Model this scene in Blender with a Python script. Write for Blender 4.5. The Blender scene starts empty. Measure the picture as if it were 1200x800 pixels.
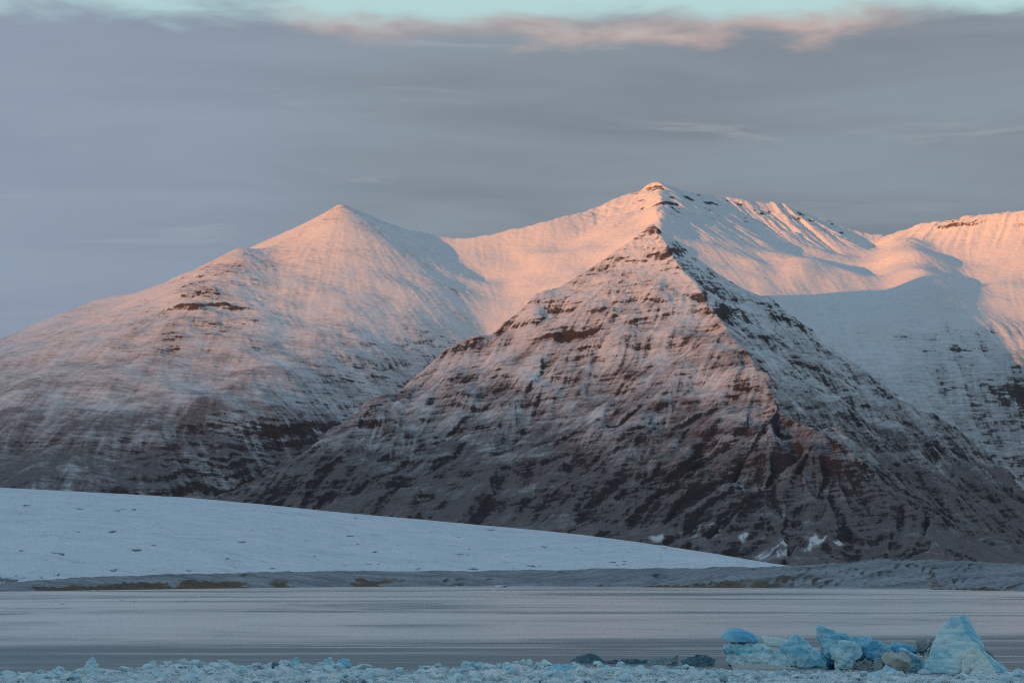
import bpy, bmesh, math, random
import numpy as np
from mathutils import Vector, Matrix

random.seed(7)
C = bpy.context.scene.collection
SC = bpy.context.scene
R = math.radians

# ------------------------------------------------------------------ camera, sky, sun, exposure
F, HOR, CX, CAM_H = 2823.0, 680.0, 600.0, 6.0     # focal length, horizon and centre in photo pixels; eye height (m)
cam = bpy.data.cameras.new("camera")
cam_o = bpy.data.objects.new("camera", cam); C.objects.link(cam_o)
cam_o.location = (0, 0, CAM_H); cam_o.rotation_euler = (R(90), 0, 0)
cam.sensor_width = 36.0; cam.lens = 36.0 * F / 1200.0
cam.shift_y = (HOR - 400.0) / 1200.0
cam.clip_start = 1.0; cam.clip_end = 300000.0
SC.camera = cam_o

SUN_AZ = math.atan2(-0.755, -0.655)                 # towards the sun: behind the camera's left shoulder
SUN_EL = R(1.6)
SKY_K = 0.12
EXPOSURE = 1.0
SC.view_settings.view_transform = 'Standard'; SC.view_settings.look = 'None'
SC.view_settings.gamma = 1.0; SC.view_settings.use_curve_mapping = False
SC.view_settings.exposure = EXPOSURE
SC.render.engine = 'CYCLES'
SC.cycles.max_bounces = 5; SC.cycles.diffuse_bounces = 2; SC.cycles.glossy_bounces = 2
SC.cycles.use_denoising = False; SC.cycles.filter_width = 1.2

sx, sy = math.sin(SUN_AZ), math.cos(SUN_AZ)       # unit vector to the sun on the map
sun = bpy.data.lights.new("sun", 'SUN'); sun.energy = 2.9; sun.angle = R(0.6); sun.color = (1.0, 0.33, 0.045)
sun_o = bpy.data.objects.new("sun", sun); C.objects.link(sun_o)
sun_o.rotation_euler = Vector((-sx * math.cos(SUN_EL), -sy * math.cos(SUN_EL), -math.sin(SUN_EL))).to_track_quat('-Z', 'Y').to_euler()

world = bpy.data.worlds.new("World"); SC.world = world; world.use_nodes = True
W = world.node_tree; W.nodes.clear()

class NT:
    """tiny helper round a node tree"""
    def __init__(self, t): self.t = t
    def n(self, kind, **kw):
        nd = self.t.nodes.new(kind)
        for k, v in kw.items(): setattr(nd, k, v)
        return nd
    def put(self, sock, v):
        if isinstance(v, bpy.types.NodeSocket): self.t.links.new(v, sock)
        elif isinstance(v, (tuple, list)) and len(v) == 3 and sock.type == 'RGBA': sock.default_value = (*v, 1)
        else: sock.default_value = v
    def math(self, op, a, b=0.0, c=0.0, clamp=False):
        nd = self.n('ShaderNodeMath', operation=op, use_clamp=clamp)
        self.put(nd.inputs[0], a); self.put(nd.inputs[1], b); self.put(nd.inputs[2], c)
        return nd.outputs[0]
    def mapr(self, v, a, b, c=0.0, d=1.0, smooth=True):
        nd = self.n('ShaderNodeMapRange', interpolation_type='SMOOTHSTEP' if smooth else 'LINEAR')
        for s, x in zip(nd.inputs[:5], (v, a, b, c, d)): self.put(s, x)
        return nd.outputs[0]
    def mix(self, f, a, b, blend='MIX'):
        nd = self.n('ShaderNodeMix', data_type='RGBA', blend_type=blend)
        self.put(nd.inputs['Factor'], f); self.put(nd.inputs[6], a); self.put(nd.inputs[7], b)
        return nd.outputs[2]
    def noise(self, vec, scale, detail=4.0, rough=0.55, dist=0.0, color=False, lac=2.0):
        nd = self.n('ShaderNodeTexNoise')
        self.put(nd.inputs['Vector'], vec); self.put(nd.inputs['Scale'], scale); self.put(nd.inputs['Detail'], detail)
        self.put(nd.inputs['Roughness'], rough); self.put(nd.inputs['Distortion'], dist); self.put(nd.inputs['Lacunarity'], lac)
        return nd.outputs['Color' if color else 'Fac']
    def map(self, vec, scale=(1, 1, 1), loc=(0, 0, 0), rot=(0, 0, 0)):
        nd = self.n('ShaderNodeMapping')
        self.put(nd.inputs['Vector'], vec); nd.inputs['Scale'].default_value = scale
        nd.inputs['Location'].default_value = loc; nd.inputs['Rotation'].default_value = rot
        return nd.outputs[0]

w = NT(W)
sky = w.n('ShaderNodeTexSky', sky_type='NISHITA', sun_disc=False)
sky.sun_elevation = SUN_EL; sky.sun_rotation = SUN_AZ
sky.altitude = 10; sky.air_density = 1.0; sky.dust_density = 0.6; sky.ozone_density = 1.5
gen = w.n('ShaderNodeTexCoord').outputs['Generated']
sep = w.n('ShaderNodeSeparateXYZ'); w.put(sep.inputs[0], gen)
dz = sep.outputs[2]; dx = sep.outputs[0]
KC = 1.0 / SKY_K                                   # cloud colours below are in final radiance
def kc(r, g, b): return (r * KC, g * KC, b * KC)
big = w.noise(w.map(gen, (3.0, 3.0, 11.0), (2.3, 0.4, 1.0)), 1.6, 5, 0.55, 0.3)
puff = w.noise(w.map(gen, (13.0, 13.0, 48.0), (5.1, 1.7, 0.3)), 1.6, 7, 0.56, 0.25)
rimn = w.noise(w.map(gen, (5.0, 5.0, 14.0), (3.25, 2.0, 0.0)), 1.0, 3, 0.5)
band = w.noise(w.map(gen, (4.0, 4.0, 34.0), (0.3, 3.1, 0.0), (0.0, 0.06, 0.0)), 1.3, 5, 0.52, 0.4)
wisp = w.noise(w.map(gen, (7.0, 7.0, 75.0), (1.1, 7.0, 2.0)), 1.3, 7, 0.62, 0.5)
edge_el = w.math('ADD', dz, w.math('MULTIPLY', w.math('SUBTRACT', puff, 0.5), 0.028))
edge_el = w.math('ADD', edge_el, w.math('MULTIPLY', w.math('SUBTRACT', rimn, 0.5), 0.012))
deck = w.mapr(edge_el, 0.2205, 0.2335, 1.0, 0.0)  # the stratus deck ends about 13 degrees up
scat = w.mapr(w.math('ADD', w.math('MULTIPLY', puff, 0.5), w.math('MULTIPLY', big, 0.5)), 0.55, 0.68)
scat = w.math('MULTIPLY', scat, 0.7)
cloud = w.math('MAXIMUM', deck, scat)
lowdeck = w.mapr(dz, 0.06, 0.20)
ccol = w.mix(lowdeck, kc(0.104, 0.124, 0.146), kc(0.118, 0.137, 0.160))
ccol = w.mix(w.math('MULTIPLY', w.mapr(band, 0.42, 0.66), 0.75), ccol, kc(0.130, 0.162, 0.186))
ccol = w.mix(w.math('MULTIPLY', w.mapr(band, 0.50, 0.30), 0.6), ccol, kc(0.092, 0.110, 0.132))
ccol = w.mix(w.math('MULTIPLY', w.mapr(dx, 0.02, -0.20), 0.55), ccol, kc(0.150, 0.185, 0.250))
ccol = w.mix(w.math('MULTIPLY', w.mapr(wisp, 0.58, 0.74), 0.34), ccol, kc(0.22, 0.235, 0.25))
rim = w.math('MULTIPLY', w.mapr(edge_el, 0.2160, 0.2240), w.mapr(rimn, 0.46, 0.62))
ccol = w.mix(w.math('MULTIPLY', rim, 0.55), ccol, kc(0.36, 0.240, 0.205))
clear = w.mix(w.mapr(dz, 0.22, 0.55), kc(0.30, 0.44, 0.45), kc(0.142, 0.210, 0.285))   # pale cyan low, blue overhead
clear = w.mix(0.35, clear, sky.outputs[0])
full = w.mix(cloud, clear, ccol)
bg = w.n('ShaderNodeBackground'); bg.inputs['Strength'].default_value = SKY_K
w.put(bg.inputs['Color'], full)
w.put(w.n('ShaderNodeOutputWorld').inputs['Surface'], bg.outputs[0])

# ------------------------------------------------------------------ helpers
def P(px, py, Y):
    """world point at depth Y that stands at a given place in the photograph"""
    return ((px - CX) / F * Y, Y, CAM_H + (HOR - py) / F * Y)

def tag(o, label=None, cat=None, group=None, kind=None):
    for k, v in (('label', label), ('category', cat), ('group', group), ('kind', kind)):
        if v: o[k] = v
    return o

def link(name, mesh, mat=None, parent=None):
    o = bpy.data.objects.new(name, mesh); C.objects.link(o)
    if mat is not None and not mesh.materials: mesh.materials.append(mat)
    if parent is not None: o.parent = parent
    return o

def mesh_np(name, V, Q, smooth=True, attrs=None):
    """mesh from numpy verts (n,3) and faces (m,k)"""
    me = bpy.data.meshes.new(name)
    k = Q.shape[1]
    me.vertices.add(len(V)); me.vertices.foreach_set('co', V.astype(np.float32).ravel())
    me.loops.add(Q.size); me.loops.foreach_set('vertex_index', Q.astype(np.int32).ravel())
    me.polygons.add(len(Q)); me.polygons.foreach_set('loop_start', np.arange(0, Q.size, k, dtype=np.int32))
    me.polygons.foreach_set('use_smooth', np.full(len(Q), smooth))
    me.update(calc_edges=True)
    for a, v in (attrs or {}).items():
        at = me.attributes.new(a, 'FLOAT', 'POINT'); at.data.foreach_set('value', v.astype(np.float32).ravel())
    return me

def grid_mesh(name, X, Y, Z, keep=None, attrs=None):
    ny, nx = X.shape
    idx = np.arange(ny * nx).reshape(ny, nx)
    Q = np.stack([idx[:-1, :-1], idx[:-1, 1:], idx[1:, 1:], idx[1:, :-1]], -1).reshape(-1, 4)
    if keep is not None:
        k = keep[:-1, :-1] | keep[:-1, 1:] | keep[1:, 1:] | keep[1:, :-1]
        Q = Q[k.ravel()]
    used = np.zeros(ny * nx, bool); used[Q.ravel()] = True
    re = np.cumsum(used) - 1
    V = np.stack([X, Y, Z], -1).reshape(-1, 3)[used]
    at = {a: v.ravel()[used] for a, v in (attrs or {}).items()}
    return mesh_np(name, V, re[Q], True, at)

rng = np.random.default_rng(11)
def spec(ny, nx, step, wl, wl_min=0.0, beta=1.6, aniso=(1.0, 1.0)):
    """spectral noise, unit variance: wavelengths from wl_min to about wl metres; aniso stretches along (x, y)"""
    f = np.fft.rfft2(rng.standard_normal((ny, nx)).astype(np.float32))
    ky = np.fft.fftfreq(ny, step)[:, None] * aniso[1]; kx = np.fft.rfftfreq(nx, step)[None, :] * aniso[0]
    k = np.sqrt(kx * kx + ky * ky); k0 = 1.0 / wl
    amp = 1.0 / (1.0 + (k / k0) ** 2) ** (beta / 2 + 0.5) * (k > 0.35 * k0)
    if wl_min: amp *= np.exp(-(k * wl_min) ** 2)
    z = np.fft.irfft2(f * amp, (ny, nx))
    return ((z - z.mean()) / z.std()).astype(np.float32)

def blur(z, step, wl):
    ny, nx = z.shape
    zp = np.pad(z, ((0, ny), (0, nx)), mode='reflect') if False else np.concatenate([z, z[::-1]], 0)
    zp = np.concatenate([zp, zp[:, ::-1]], 1)
    f = np.fft.rfft2(zp)
    ky = np.fft.fftfreq(zp.shape[0], step)[:, None]; kx = np.fft.rfftfreq(zp.shape[1], step)[None, :]
    return np.fft.irfft2(f * np.exp(-(kx * kx + ky * ky) * wl * wl), zp.shape)[:ny, :nx].astype(np.float32)

def lic(h, fields, step, length, dstep=1.4):
    """smear noise fields along the fall line of h: gullies and avalanche streaks"""
    gy, gx = np.gradient(h, step)
    m = np.sqrt(gx * gx + gy * gy) + 1e-4
    ux, uy = gx / m, gy / m
    ny, nx = h.shape
    n = int(length / step / dstep / 2)
    acc = [f.copy() for f in fields]
    iy0, ix0 = np.mgrid[0:ny, 0:nx].astype(np.float32)
    uxr, uyr = ux.ravel(), uy.ravel(); fr = [f.ravel() for f in fields]
    for sgn in (1, -1):
        px, py = ix0.ravel().copy(), iy0.ravel().copy()
        for _ in range(n):
            i = np.clip(np.rint(py), 0, ny - 1).astype(np.int32) * nx + np.clip(np.rint(px), 0, nx - 1).astype(np.int32)
            px += uxr[i] * sgn * dstep; py += uyr[i] * sgn * dstep
            i = np.clip(np.rint(py), 0, ny - 1).astype(np.int32) * nx + np.clip(np.rint(px), 0, nx - 1).astype(np.int32)
            for a, f in zip(acc, fr): a += f[i].reshape(ny, nx)
    return [a / a.std() for a in acc]

def resample(z, xs, ys, X0, Y0, st):
    fx = (xs - X0) / st; fy = (ys - Y0) / st
    ix = np.clip(fx.astype(int), 0, z.shape[1] - 2); iy = np.clip(fy.astype(int), 0, z.shape[0] - 2)
    tx = (fx - ix)[None, :]; ty = (fy - iy)[:, None]
    a = z[iy][:, ix]; b = z[iy][:, ix + 1]; c = z[iy + 1][:, ix]; d = z[iy + 1][:, ix + 1]
    return (a * (1 - tx) + b * tx) * (1 - ty) + (c * (1 - tx) + d * tx) * ty

def envelope(X, Y, ridges, k=10.0):
    """height of the land under a set of ridge lines: every ridge sample sheds a concave cone"""
    out = None
    for rd in ridges:
        pts = np.array(rd['p'], float)
        seg = np.linalg.norm(np.diff(pts, axis=0)[:, :2], axis=1)
        t = np.concatenate([[0], np.cumsum(seg)])
        tt = np.linspace(0, t[-1], max(2, int(t[-1] / 14)))
        S = np.stack([np.interp(tt, t, pts[:, i]) for i in range(3)], -1)
        s0, s1, d0 = rd.get('s', (0.75, 0.6, 300)); r = rd.get('r', 5.0)
        h = np.full(X.shape, -1e9)
        for x, y, z in S:
            d = np.sqrt((X - x) ** 2 + (Y - y) ** 2 + r * r) - r
            np.maximum(h, z - (s1 * d + (s0 - s1) * d0 * (1 - np.exp(-d / d0))), out=h)
        out = h if out is None else np.maximum(out, h) + k * np.log1p(np.exp(-np.abs(out - h) / k))
    return out

def build_land(xs, ys, step, ridges, k=10.0, coarse=16.0, post=None):
    cx = np.arange(xs[0] - 1, xs[-1] + coarse * 2, coarse); cy = np.arange(ys[0] - 1, ys[-1] + coarse * 2, coarse)
    CXg, CYg = np.meshgrid(cx, cy)
    hc = envelope(CXg, CYg, ridges, k)
    if post is not None: hc = post(CXg, CYg, hc)
    return resample(hc, xs, ys, cx[0], cy[0], coarse).astype(np.float32)

def strata(h, X, Y, tilt, seed, wl=(30, 17, 9)):
    """hard and soft beds: returns (height offset, hardness); steepens and flattens the slope in level bands"""
    r = np.random.default_rng(seed)
    s = h + tilt[0] * X + tilt[1] * Y
    z = np.zeros_like(h); hd = np.zeros_like(h)
    for L in wl:
        n = 400
        t = r.uniform(-1, 1, n)
        q = (s / L) % (n - 1)
        i = q.astype(int); f = q - i
        e = t[i + 1] - t[i]
        z += (t[i] + e * f * f * (3 - 2 * f)) * L * 0.26
        hd += e * 6 * f * (1 - f) * 0.26
    return z, hd / hd.std()

def sstep(a, b, x):
    t = np.clip((x - a) / (b - a), 0, 1); return t * t * (3 - 2 * t)

# ------------------------------------------------------------------ materials
def new_mat(name):
    m = bpy.data.materials.new(name); m.use_nodes = True
    t = NT(m.node_tree); m.node_tree.nodes.clear()
    b = t.n('ShaderNodeBsdfPrincipled'); o = t.n('ShaderNodeOutputMaterial')
    m.node_tree.links.new(b.outputs[0], o.inputs['Surface'])
    return m, t, b

def bump(t, b, h, dist, strength=1.0):
    nd = t.n('ShaderNodeBump'); nd.inputs['Strength'].default_value = strength; nd.inputs['Distance'].default_value = dist
    t.put(nd.inputs['Height'], h); t.put(b.inputs['Normal'], nd.outputs[0])

def mountain_mat(name, rock_a, rock_b, dip=0.0, snow=(0.76, 0.76, 0.77)):
    m, t, b = new_mat(name)
    pos = t.n('ShaderNodeTexCoord').outputs['Object']
    rk = t.n('ShaderNodeAttribute', attribute_name='rock').outputs['Fac']
    du = t.n('ShaderNodeAttribute', attribute_name='dust').outputs['Fac']
    sx_ = t.n('ShaderNodeSeparateXYZ'); t.put(sx_.inputs[0], pos)
    bed = t.n('ShaderNodeCombineXYZ')                               # bedding coordinates: long on the level, thin across the beds
    t.put(bed.inputs[0], t.math('MULTIPLY', sx_.outputs[0], 0.024)); t.put(bed.inputs[1], t.math('MULTIPLY', sx_.outputs[1], 0.024))
    t.put(bed.inputs[2], t.math('MULTIPLY', t.math('ADD', sx_.outputs[2], t.math('MULTIPLY', sx_.outputs[0], dip)), 0.17))
    nb = t.noise(bed.outputs[0], 1.0, 5, 0.66, 0.5); ng = t.noise(pos, 0.24, 4, 0.68)
    n1 = t.math('ADD', t.math('MULTIPLY', nb, 0.72), t.math('MULTIPLY', ng, 0.28))
    n2 = t.noise(pos, 0.012, 3, 0.5); n3 = t.noise(t.map(pos, (1, 1, 3.0)), 0.05, 4, 0.6)
    rock = t.mix(t.mapr(n3, 0.35, 0.65), rock_a, rock_b)
    rock = t.mix(t.math('MULTIPLY', t.mapr(n2, 0.40, 0.65), 0.5), rock, (0.054, 0.044, 0.052))
    wob = t.math('MULTIPLY', t.math('SUBTRACT', n1, 0.5), 2.5)
    rfac = t.math('MULTIPLY', t.mapr(t.math('ADD', rk, wob), 0.30, 0.66), 0.92)
    dfac = t.mapr(t.math('ADD', du, t.math('MULTIPLY', wob, 0.6)), 0.0, 1.0)
    ground = t.mix(t.math('MULTIPLY', dfac, 0.92), snow, (0.140, 0.104, 0.104))   # thin snow over scree
    t.put(b.inputs['Base Color'], t.mix(rfac, ground, rock))
    t.put(b.inputs['Roughness'], 0.85); b.inputs['Specular IOR Level'].default_value = 0.2
    bump(t, b, t.math('ADD', n1, t.math('MULTIPLY', n3, 0.6)), 3.0, 0.55)
    return m

M_pyr = mountain_mat("basalt_and_snow", (0.074, 0.052, 0.050), (0.038, 0.030, 0.034), -0.15)
M_lft = mountain_mat("basalt_and_snow_west", (0.080, 0.052, 0.049), (0.045, 0.032, 0.034), 0.10)
M_cir = mountain_mat("high_snow", (0.100, 0.074, 0.062), (0.058, 0.046, 0.044))

# ------------------------------------------------------------------ the pyramid mountain
PK = P(765, 262, 5600)
SHO = P(848, 330, 5430)
# four faces meeting in arêtes: fall vector of each, in metres of drop per metre on the map
PYR_FACES = ((-0.123, -0.745), (0.709, -0.414), (-0.736, 0.073), (0.478, 0.618))
def make_pyramid():
    st = 3.0
    xs = np.arange(-860, 1720, st); ys = np.arange(3960, 5900, st)
    X, Y = np.meshgrid(xs, ys); ny, nx = X.shape
    fw = np.clip(((X - PK[0]) ** 2 + (Y - PK[1]) ** 2) / 350 ** 2, 0.05, 1)
    WX = X - PK[0] + (spec(ny, nx, st, 380, 60) * 20 + spec(ny, nx, st, 110, 20) * 6) * fw
    WY = Y - PK[1] + (spec(ny, nx, st, 380, 60) * 12 + spec(ny, nx, st, 110, 20) * 5) * fw
    q = np.full_like(X, -1e9)
    for fx, fy in PYR_FACES: q = np.maximum(q, fx * WX + fy * WY)
    h = PK[2] - np.interp(q, [0, 100, 250, 450, 660, 760, 900, 1300], [0, 117, 283, 484, 668, 742, 815, 890])
    h = blur(h.astype(np.float32), st, 9.0)
    # the buttress: a convex cliff standing out of the lower face
    bx, by, _ = P(890, 560, 4700)
    but = np.exp(-(((X - bx) / 330) ** 2 + ((Y - by) / 210) ** 2))
    top = 400.0
    away = np.clip((PK[2] + 10 - h) / 180, 0, 1)
    h += 22 * but + spec(ny, nx, st, 420, 40) * 5 * away
    coarse_n = [spec(ny, nx, st, 42, 8), spec(ny, nx, st, 15, 3)]
    gl, gf = lic(blur(h, st, 26) + 0.40 * np.minimum(X, 480), coarse_n, st, 300)
    alt = h
    depth = (2.0 + 5.0 * sstep(650, 300, alt)) * away + 7.0 * but
    h = h - depth * np.clip(gl * 0.8, -1.3, 2.2) * 0.75
    patch = spec(ny, nx, st, 230, 20); patch2 = spec(ny, nx, st, 70, 10, aniso=(2.0, 1.0))
    lowz = sstep(340, 190, alt + 18 * patch)
    # bands of cliff seen in the photograph, at their heights on the mountain
    band = np.zeros_like(h)
    for z0, wd, a in ((800, 30, 0.55), (735, 14, 0.4), (648, 26, 1.0), (610, 18, 0.9), (560, 16, 0.5), (418, 16, 0.9), (318, 40, 0.5)):
        band += a * np.exp(-((alt + 14 * patch2 - 0.13 * np.minimum(X - 430, 0) - z0) / wd) ** 2) * np.clip(0.75 + 0.5 * patch2, 0, 1.5)
    top = np.exp(-((X - PK[0]) ** 2 + (Y - PK[1] + 40) ** 2) / 95 ** 2)
    sx0, sy0, _ = P(858, 338, 5430)
    crag = np.exp(-(((X - sx0 - 5) / 70) ** 2 + ((Y - sy0) / 90) ** 2))
    rocky = np.clip(0.40 + 0.07 * patch + 0.07 * patch2 + 0.25 * but + 0.35 * band + 0.35 * lowz + 0.6 * top + 0.7 * crag, 0.08, 1.5)
    sz, hard = strata(h + spec(ny, nx, st, 150, 16) * 9 + spec(ny, nx, st, 420, 60) * 5 - 0.17 * np.minimum(X, 430), X, Y, (0.0, 0.02), 5)
    h = h + sz * rocky * (0.60 - 0.22 * lowz) * np.clip(away * 1.5, 0.5, 1)
    h += spec(ny, nx, st, 14, 3) * (0.4 + 0.5 * np.clip(rocky, 0, 1))
    gy, gx = np.gradient(h, st); slope = np.sqrt(gx * gx + gy * gy)
    gf2, = lic(blur(h, st, 14) + 0.40 * np.minimum(X, 480), [spec(ny, nx, st, 9, 0)], st, 90)
    rock = 0.10 + 0.28 * (rocky - 0.45) + 0.10 * hard * np.clip(rocky + 0.15, 0, 1.2) * (1 - 0.45 * lowz) + (slope - 0.80) * 0.45 + 0.12 * gf2 + 0.13 * np.clip(gl, -1, 2) * (0.4 + lowz) + 0.03 * patch2 + 0.16 * but
    dust = 0.20 + 0.30 * sstep(760, 480, alt) + 0.22 * sstep(480, 330, alt) + 0.34 * lowz + 0.09 * gf2 + 0.045 * gl + 0.08 * patch2 + 0.05 * hard
    # old avalanche snow lying below the cliffs
    def hit(px, py):                                                # where the line of sight meets the slope
        yy = np.arange(4000, 5600, 4.0); xx = (px - CX) / F * yy; zz = CAM_H + (HOR - py) / F * yy
        hh = h[np.clip(((yy - ys[0]) / st).astype(int), 0, ny - 1), np.clip(((xx - xs[0]) / st).astype(int), 0, nx - 1)]
        k = int(np.argmax(hh > zz)); return xx[k], yy[k]
    for pa, pb, wd in (((888, 656), (924, 638), 15), ((908, 654), (922, 643), 12), ((944, 648), (958, 626), 7), ((952, 634), (970, 628), 5), ((764, 636), (778, 628), 6), ((814, 632), (820, 618), 5),
                       ((826, 620), (838, 616), 5), ((842, 624), (846, 616), 4), ((868, 634), (876, 626), 5), ((980, 640), (986, 636), 5)):
        (xa, ya), (xb, yb) = hit(*pa), hit(*pb)
        L = math.hypot(xb - xa, yb - ya) + 1e-3; ux, uy = (xb - xa) / L, (yb - ya) / L
        a = ((X - xa) * ux + (Y - ya) * uy) / L; c = -(X - xa) * uy + (Y - ya) * ux
        s = np.exp(-np.clip(np.abs(a - 0.5) * 2, 0, 9) ** 6 - (c / (wd * (1.25 - 0.7 * np.clip(a, 0, 1)) * (1 + 0.3 * patch2))) ** 2)
        s = s * np.clip(0.75 + 0.35 * gf2 + 0.25 * patch2, 0, 1.3)
        rock = rock - 1.5 * s; dust = dust - 1.2 * s
    keep = h > -9
    me = grid_mesh("pyramid_mountain", X, Y, h, keep, dict(rock=rock, dust=dust))
    return tag(link("pyramid_mountain", me, M_pyr), "dark pyramid shaped mountain with banded cliffs under thin snow, in front of the snowy ridge", "mountain", kind='structure')
make_pyramid()

# ------------------------------------------------------------------ the shouldered mountain on the left
SM = P(400, 245, 6480)
SHD = P(283, 298, 6260)
lft_ridges = [
    dict(p=[SM, P(372, 264, 6425), P(340, 280, 6360), P(305, 293, 6295), SHD], s=(0.78, 0.48, 320), r=5),
    dict(p=[SHD, P(276, 325, 6080), P(262, 365, 5940), P(247, 415, 5770), P(230, 465, 5580), P(205, 525, 5320), P(180, 600, 4980)], s=(0.70, 0.52, 300), r=18),
    dict(p=[SHD, P(240, 318, 6220), P(215, 328, 6260), P(160, 345, 6320), P(118, 351, 6340), P(85, 370, 6340), P(0, 402, 6300), P(-120, 445, 6200), P(-300, 510, 6000)], s=(0.50, 0.46, 300), r=26),
    dict(p=[SM, P(386, 249, 6525), P(350, 266, 6570), P(305, 285, 6600), P(285, 299, 6610)], s=(0.6, 0.6, 300), r=6),
    dict(p=[SM, P(440, 261, 6530), P(480, 276, 6550), P(500, 280, 6555)], s=(0.95, 0.50, 230), r=5),
]
# ------------------------------------------------------------------ the cirque ridge behind
CP = P(770, 214, 6850)
cir_ridges = [
    dict(p=[P(420, 258, 6505), P(480, 278, 6550), P(500, 280, 6555), P(530, 279, 6555), P(560, 275, 6565), P(640, 260, 6640), P(700, 243, 6760), P(740, 225, 6830), CP,
            P(800, 222, 6900), P(850, 231, 6980), P(920, 237, 7050), P(945, 250, 7080), P(1000, 270, 7050), P(1035, 278, 7050), P(1050, 275, 7020), P(1080, 262, 6950)],
         s=(0.80, 0.30, 230), r=4),
    dict(p=[P(1080, 262, 6950), P(1130, 252, 6860), P(1200, 243, 6800), P(1300, 238, 6700), P(1450, 262, 6550)], s=(0.86, 0.46, 250), r=4),
    dict(p=[CP, P(774, 232, 6700), P(772, 262, 6420), P(770, 300, 6100)], s=(0.80, 0.40, 240), r=6),
    dict(p=[P(1050, 278, 7000), P(1075, 293, 6550), P(1090, 314, 6230)], s=(0.80, 0.56, 220), r=40),
    dict(p=[P(1400, 330, 6200), P(1310, 368, 6020), P(1250, 398, 5930), P(1205, 428, 5840), P(1170, 462, 5750)], s=(0.62, 0.40, 250), r=14),
]
def softmax(a, b, k):
    return np.maximum(a, b) + k * np.log1p(np.exp(-np.abs(a - b) / k))
def softplus(x, k): return (k * np.logaddexp(0, x / k)).astype(np.float32)

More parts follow.
